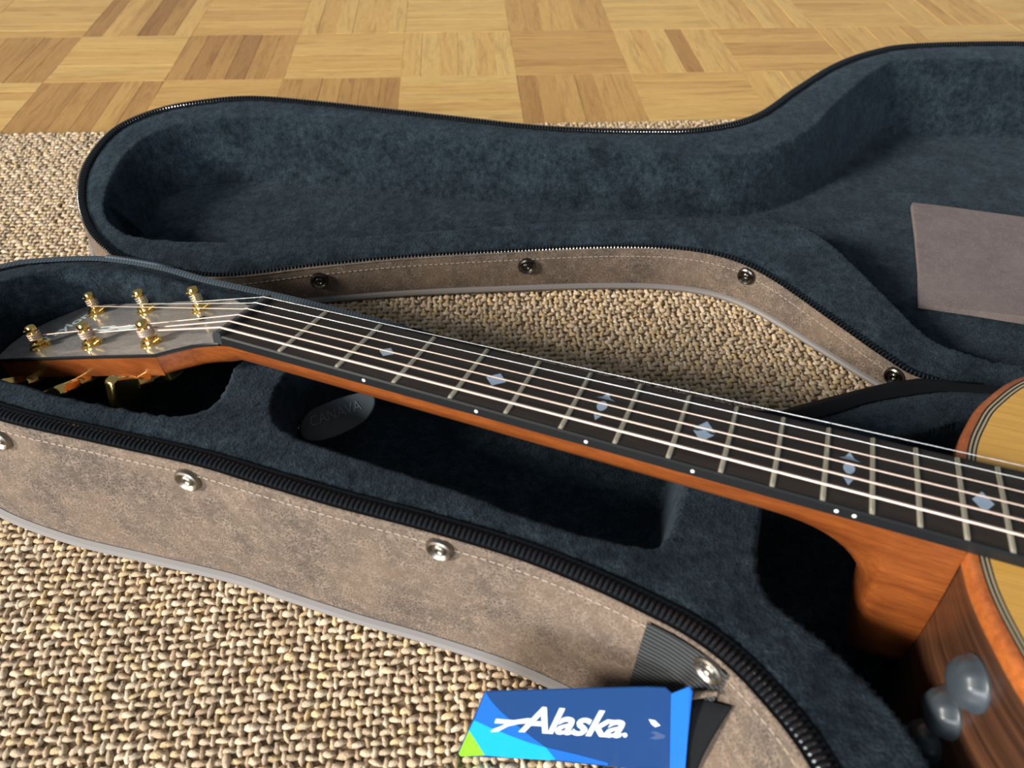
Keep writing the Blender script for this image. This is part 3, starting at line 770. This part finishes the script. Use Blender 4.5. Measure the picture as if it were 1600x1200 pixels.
# neck and heel
mb = MB(); rings = []; NSEG = 18
def ring(x, z, w, d, tilt=0., pw=1.):
    out = []
    for j in range(NSEG + 1):
        t = math.pi * j / NSEG
        yy = -w * math.copysign(abs(math.cos(t)) ** pw, math.cos(t)); zz = -d * math.sin(t) ** pw
        out.append((x + tilt * zz, yy, z + zz))
    return out
XJ = fx(14) + .0015
for s, w_, d_, q_ in ((-.0392, .0335, .0117, .16), (-.0345, .0310, .0119, .2), (-.030, .0286, .0121, .25), (-.0205, .0241, .0128, .38), (-.012, .0227, .0138, .52), (-.004, .0225, .0150, .68)):
    p = hp(s, 0, -.0018); rings.append(ring(p[0], p[2], w_, d_, -sa, q_))
for x, d in ((.006, .0155), (.02, .0153), (.06, .0155), (.12, .016), (.18, .0165), (.24, .017)):
    rings.append(ring(x, -BT, hw(x) - .0003, d, 0, .85))
rings.append(ring(.285, -BT, hw(.285) - .0003, .0176, 0, .85))
for k in range(1, 13):
    th = k / 12 * math.pi / 2; x = .288 + .046 * math.sin(th); d = .0178 + .040 * (1 - math.cos(th))
    rings.append(ring(x, -BT, hw(x) - .0003, d, 0, .85))
for x, d in ((.3352, .072), (.3372, .088), (.340, .098), (.348, .1005), (XJ, .1005)):
    rings.append(ring(x, -BT, hw(x) - .0003, d, 0, .85))
vs = [p for r in rings for p in r]; n_ = NSEG + 1; fs = []
for i in range(len(rings) - 1):
    for j in range(n_): fs.append((i * n_ + j, i * n_ + (j + 1) % n_, (i + 1) * n_ + (j + 1) % n_, (i + 1) * n_ + j))
fs += [tuple(range(n_)), tuple((len(rings) - 1) * n_ + j for j in range(n_))]
mb.add(vs, fs); mb.build('neck', M_MAHOG, G)
# tuners
posts = [(-.0540, -.0210), (-.1025, -.0215), (-.1490, -.0220), (-.1495, .0235), (-.1025, .0225), (-.0550, .0215)]
SD = [.00135, .00107, .00081, .00061, .00041, .00030]
wrap_pt = []
for i, (s, v) in enumerate(posts):
    side = -1 if v < 0 else 1
    mb = MB(); M = frame(hp(s, v), HN)
    mb.lathe([(.0062, -.001), (.0062, .0006), (.0052, .0012), (.0050, .0030), (.0042, .0036), (.0032, .0038), (.0031, .0060), (.0028, .0085), (.0025, .0102), (.0032, .0114), (.0034, .0128), (.0029, .0142), (.0015, .0148), (.0004, .0149)], M, 20)
    post = mb.build('tuning_post', M_GOLD, G)
    mb = MB(); mb.lathe([(.0062, 0), (.0062, .0011), (.0048, .0017)], frame(hp(s, v, .0002), HN), 6); mb.build('bushing', M_GOLD, post)
    # small tongue of the washer
    mb = MB(); q = [hp(s + .0020, v - .003, .0012), hp(s + .0095, v - .0015, .0042), hp(s + .0095, v + .0015, .0042), hp(s + .0020, v + .003, .0012)]
    mb.prism(q, [p - HN * .0008 for p in q]); mb.build('post_washer', M_GOLD, post, smooth=False)
    # string windings
    r0 = .0031 + SD[i] / 2; nw = 3.2; pts = []
    for k in range(46):
        a = k / 45 * nw * 2 * math.pi * (1 if side < 0 else -1); zz = .0100 - .0045 * k / 45
        pts.append(hp(s, v, zz) + r0 * (math.cos(a) * HX + math.sin(a) * np.array([0, 1, 0])))
    mb = MB(); mb.tube(pts, max(SD[i] / 2, .00022) + .0001, 6); mb.build('string_winding', M_BRONZE if i < 4 else M_STEEL, post)
    mb = MB(); e0 = hp(s, v, .0108); mb.tube([e0, e0 - .005 * HX * .6 + np.array([0, -.003, 0]) + .0012 * HN], .00035, 5); mb.build('string_end', M_STEEL, post)
    wrap_pt.append(hp(s, v - side * .0031, .0064))
    # housing behind the head, shaft and button
    mb = MB(); M2 = frame(hp(s, v * 1.02, -TH), -HN, HX); mb.box((0, 0, .0045), (.016, .013, .009), M2)
    hb = mb.build('tuner_housing', M_GOLD, G, smooth=False); bvm = hb.modifiers.new('edge', 'BEVEL'); bvm.width = .002; bvm.segments = 3
    sh0 = hp(s + .002, v, -TH - .0045); sd0 = np.array([-.12, side * .97, 0.]) + HN * (.14 if side < 0 else -.45); sd0 /= np.linalg.norm(sd0)
    mb = MB(); mb.tube([sh0, sh0 + sd0 * .016], [.0030, .0030], 10); mb.tube([sh0 + sd0 * .0125, sh0 + sd0 * .0145, sh0 + sd0 * .0205], [.0046, .0046, .0036], 12); mb.build('tuner_shaft', M_GOLD, hb)
    # keystone button
    turn = [1.35, .25, .8, .9, .3, 1.1][i]
    bx = sd0; by0 = HX - sd0 * (HX @ sd0); by0 = by0 / np.linalg.norm(by0); bz0 = np.cross(bx, by0)
    by = by0 * math.cos(turn) + bz0 * math.sin(turn); bz = np.cross(bx, by); bc = sh0 + sd0 * .0200
    kq = [(0, -.0052), (.003, -.0068), (.013, -.0098), (.0168, -.0080), (.0168, .0080), (.013, .0098), (.003, .0068), (0, .0052)]
    mb = MB(); mb.prism([bc + bx * a + by * b2 + bz * .0033 for a, b2 in kq], [bc + bx * a + by * b2 - bz * .0033 for a, b2 in kq])
    bo = mb.build('tuner_button', M_GOLD, G, smooth=True); bvm = bo.modifiers.new('edge', 'BEVEL'); bvm.width = .0016; bvm.segments = 3
# strings
BRX = .6477
for i in range(6):
    t = i / 5; yn = -.0187 + .0374 * t; yb = -.027 + .054 * t; r = SD[i] / 2
    p0 = wrap_pt[i]; pts = [p0, np.array([-.0048, yn, .0016 + r]), np.array([-.0020, yn, .0027 + r * .6]), np.array([0.0, yn, .0026 + r * .6])]
    for k in range(1, 9):
        a = k / 8; pts.append(np.array([a * BRX, yn + (yb - yn) * a, .0024 + r + a * .0062]))
    mb = MB(); mb.tube(pts, r, 8); mb.build('string', M_BRONZE if i < 4 else M_STEEL, G)
# body
half = [(.3605, 0), (.3606, .0150), (.3612, .0300), (.3632, .0470), (.3683, .0665), (.3775, .0905), (.3990, .1240), (.43, .1420), (.465, .1460), (.51, .1370), (.555, .1255), (.60, .1320), (.65, .1610), (.70, .1880), (.75, .1990), (.80, .1930), (.84, .1640), (.862, .1100), (.869, .0500), (.870, 0)]
bo_pts = [(x, -y) for x, y in half] + half[-2:0:-1]
bo_pts = np.array([p for k, p in enumerate(bo_pts)])
BO = ccw(catmull(bo_pts, True, .003)); BON = normals2(BO)
TZ = -BT
def loop(off, z): return np.c_[BO - BON * off, np.full(len(BO), z)]
offs = [(.0036, M_PBLACK), (.0044, M_PCREAM), (.0052, M_PBLACK), (.0061, M_PCREAM), (.0070, M_PBLACK)]
last = loop(.0077, TZ)
mb = MB(); mb.add(list(last) + list(last - [0, 0, .003]), [tuple(range(len(BO)))] + [(i, (i + 1) % len(BO), len(BO) + (i + 1) % len(BO), len(BO) + i) for i in range(len(BO))])
body = mb.build('soundboard', M_SPRUCE, G, smooth=False)
for k, (o_, m) in enumerate(offs):
    o2 = offs[k + 1][0] if k + 1 < len(offs) else .0077
    mb = skin([loop(o_, TZ + .00002), loop(o2, TZ + .00002), loop(o2, TZ - .002)], True); mb.build('purfling', m, body)
mb = skin([loop(.0036, TZ - .002), loop(.0036, TZ + .00005), loop(.0020, TZ - .0001), loop(.0008, TZ - .0007), loop(.0001, TZ - .0018), loop(-.0002, TZ - .0030), loop(-.0002, TZ - .0072)], True)
mb.build('body_binding', M_BIND, body)
# sides reach down to the case's floor
zw = .0165
bot = []
for (x, y) in BO:
    base_p = g2w((x, y, 0)); k = (base_p[2] - zw) / GB[2, 2]; bot.append((x, y, -k))
bot = np.array(bot); topr = loop(0, TZ - .0072)
mb = skin([topr, topr * .5 + bot * .5, bot], True); sides = mb.build('body_side', M_ROSE, G)
mb = MB(); mb.add(list(bot), [tuple(range(len(bot)))]); mb.build('body_back', M_ROSE, G, smooth=False)
# bridge with pins, out towards the tail
mb = MB(); mb.box((.652, 0, TZ + .0045), (.028, .15, .009)); br = mb.build('bridge', M_EBONY, G, smooth=False)
mb = MB(); mb.box((.6485, 0, TZ + .0115), (.003, .075, .008)); mb.build('saddle', M_DOT, br, smooth=False)
# control knobs on the bass-side shoulder
SIDEW = None
def side_pt(px, py):
    best = None
    for k in range(1, 60):
        z = TZ - .0072 - k * .0016; P = g2w(np.c_[BO, np.full(len(BO), z)]); q, dep = project(P)
        nw_ = np.c_[BON, np.zeros(len(BON))] @ GB.T; face = ((CAM - P) * nw_).sum(1) > 0
        d = np.where(face & (dep > 0), np.hypot(q[:, 0] - px, q[:, 1] - py), 1e9); i = int(np.argmin(d))
        if best is None or d[i] < best[0]: best = (d[i], np.array([*BO[i], z]), np.array([*BON[i], 0]))
    return best
for px, py, r in ((1518, 1066, .0104), (1482, 1116, .0098), (1450, 1164, .0096)):
    _, p, n = side_pt(px, py)
    mb = MB(); NK = 40; prof = [(1.05, 0), (1.05, .0010), (1.0, .0016), (.96, .0032), (.86, .0056), (.70, .0071), (.46, .0078), (.2, .0080)]
    vs = []; M = frame(p, n)
    for q, z in prof:
        for j in range(NK):
            a = 2 * math.pi * j / NK; rr = r * q * (1 - (.06 if j % 4 == 0 and .6 < q < 1. else 0)); vs.append(tuple(M @ Vector((rr * math.cos(a), rr * math.sin(a), z))))
    fs = [(i * NK + j, i * NK + (j + 1) % NK, (i + 1) * NK + (j + 1) % NK, (i + 1) * NK + j) for i in range(len(prof) - 1) for j in range(NK)] + [tuple((len(prof) - 1) * NK + j for j in range(NK))]
    mb.add(vs, fs); mb.build('control_knob', M_KNOB, G)

# ------------------------------------------------------------------ luggage tag leaning by the case
def cz(x, y): return 700 + x / 3.2, 900 + y / 3.2
q0 = at(*cz(50, 888), .0012); q1 = at(*cz(187, 580), .060); q2 = at(*cz(1110, 985), .0012)
cn = np.cross(q2 - q0, q1 - q0); cn /= np.linalg.norm(cn)
if (CAM - q0) @ cn < 0: cn = -cn
def cp(l, off=0.): return [on_plane(*cz(x, y), cn, q0 + cn * off) for x, y in l]
cc = (q0 + q2) / 2
TAG = empty('luggage_tag', (cc[0], cc[1], 0)); tag(TAG, 'blue cardboard luggage tag with white lettering standing against the case', 'luggage tag')
edge_ = [(60, 903), (50, 888), (180, 590), (192, 580), (600, 568), (1000, 558), (1090, 562), (1118, 585), (1118, 700), (1114, 850), (1110, 985), (800, 952), (500, 922), (300, 910)]
def piece(name, pl, m, o0, o1, parent=TAG):
    a = cp(pl, o1); b2 = [p - cn * (o1 - o0) for p in a]; mb = MB(); mb.prism(a, b2); ob = mb.build(name, m, None, smooth=False)
    ob.parent = parent; ob.matrix_parent_inverse = root_inv(TAG); return ob
card = piece('card', edge_, M_NAVY, -.0006, .0)
piece('blue_print', [(187, 582), (215, 625), (260, 675), (330, 735), (410, 800), (490, 858), (400, 832), (300, 795), (130, 722)], M_BLUE, -.0001, .00006)
piece('cyan_print', [(130, 722), (215, 760), (300, 795), (400, 832), (490, 858), (540, 918), (500, 921), (300, 908), (185, 897), (105, 772)], M_CYAN, -.0001, .00006)
piece('blue_print', [(490, 858), (640, 892), (800, 935), (800, 948), (540, 920)], M_BLUE, -.0001, .00006)
piece('lime_print', [(105, 772), (185, 897), (62, 902), (53, 888)], M_LIME, -.0001, .00006)
piece('leaf_mark', [(1003, 716), (1035, 722), (1062, 748), (1036, 756), (1018, 742)], M_WHITE, -.0001, .00008)
piece('scuff', [(1012, 780), (1045, 778), (1088, 798), (1078, 812), (1040, 818), (1008, 812), (1040, 798)], M_SMUDGE, -.0001, .00008)
piece('lettering', [(240, 714), (330, 722), (400, 712), (440, 716), (436, 732), (400, 736), (350, 740), (300, 752), (250, 778), (212, 780), (225, 766), (268, 750), (290, 738), (232, 736)], M_WHITE, -.0001, .00010)
a_, b_, u_ = (np.array(p) for p in cp([(352, 780), (878, 812), (352, 640)], .00008))
o = lay_text('Alaska', a_, b_ , u_ - a_, cn, 'lettering', M_WHITE, float(np.linalg.norm(u_ - a_)) * .95, .0001, shear=.42, offset=.022, spacing=.94)
o.parent = TAG; o.matrix_parent_inverse = root_inv(TAG)
piece('lettering', [(885 + 12 * math.cos(t), 796 + 12 * math.sin(t)) for t in np.linspace(0, 2 * math.pi, 10, endpoint=False)], M_WHITE, -.0001, .0001)
# folded flap at the open end
fa = cp([(1120, 585), (1112, 985)], 0.); fold = np.array(fa)
fn = (fold[1] - fold[0]); fn /= np.linalg.norm(fn)
tops = [CAM + (p - CAM) * k for p, k in zip(cp([(1210, 550), (1224, 575), (1200, 820), (1186, 995)], 0.), (.97, .97, .97, .97))]
mb = MB(); fl = [fold[0]] + tops + [fold[1]]; n2 = np.cross(fl[1] - fl[0], fl[-1] - fl[0]); n2 /= np.linalg.norm(n2)
mb.prism(fl, [p - n2 * .0006 * (1 if n2[2] > 0 else -1) for p in fl]); o = mb.build('flap', M_BLUE, None, smooth=False); o.parent = TAG; o.matrix_parent_inverse = root_inv(TAG)
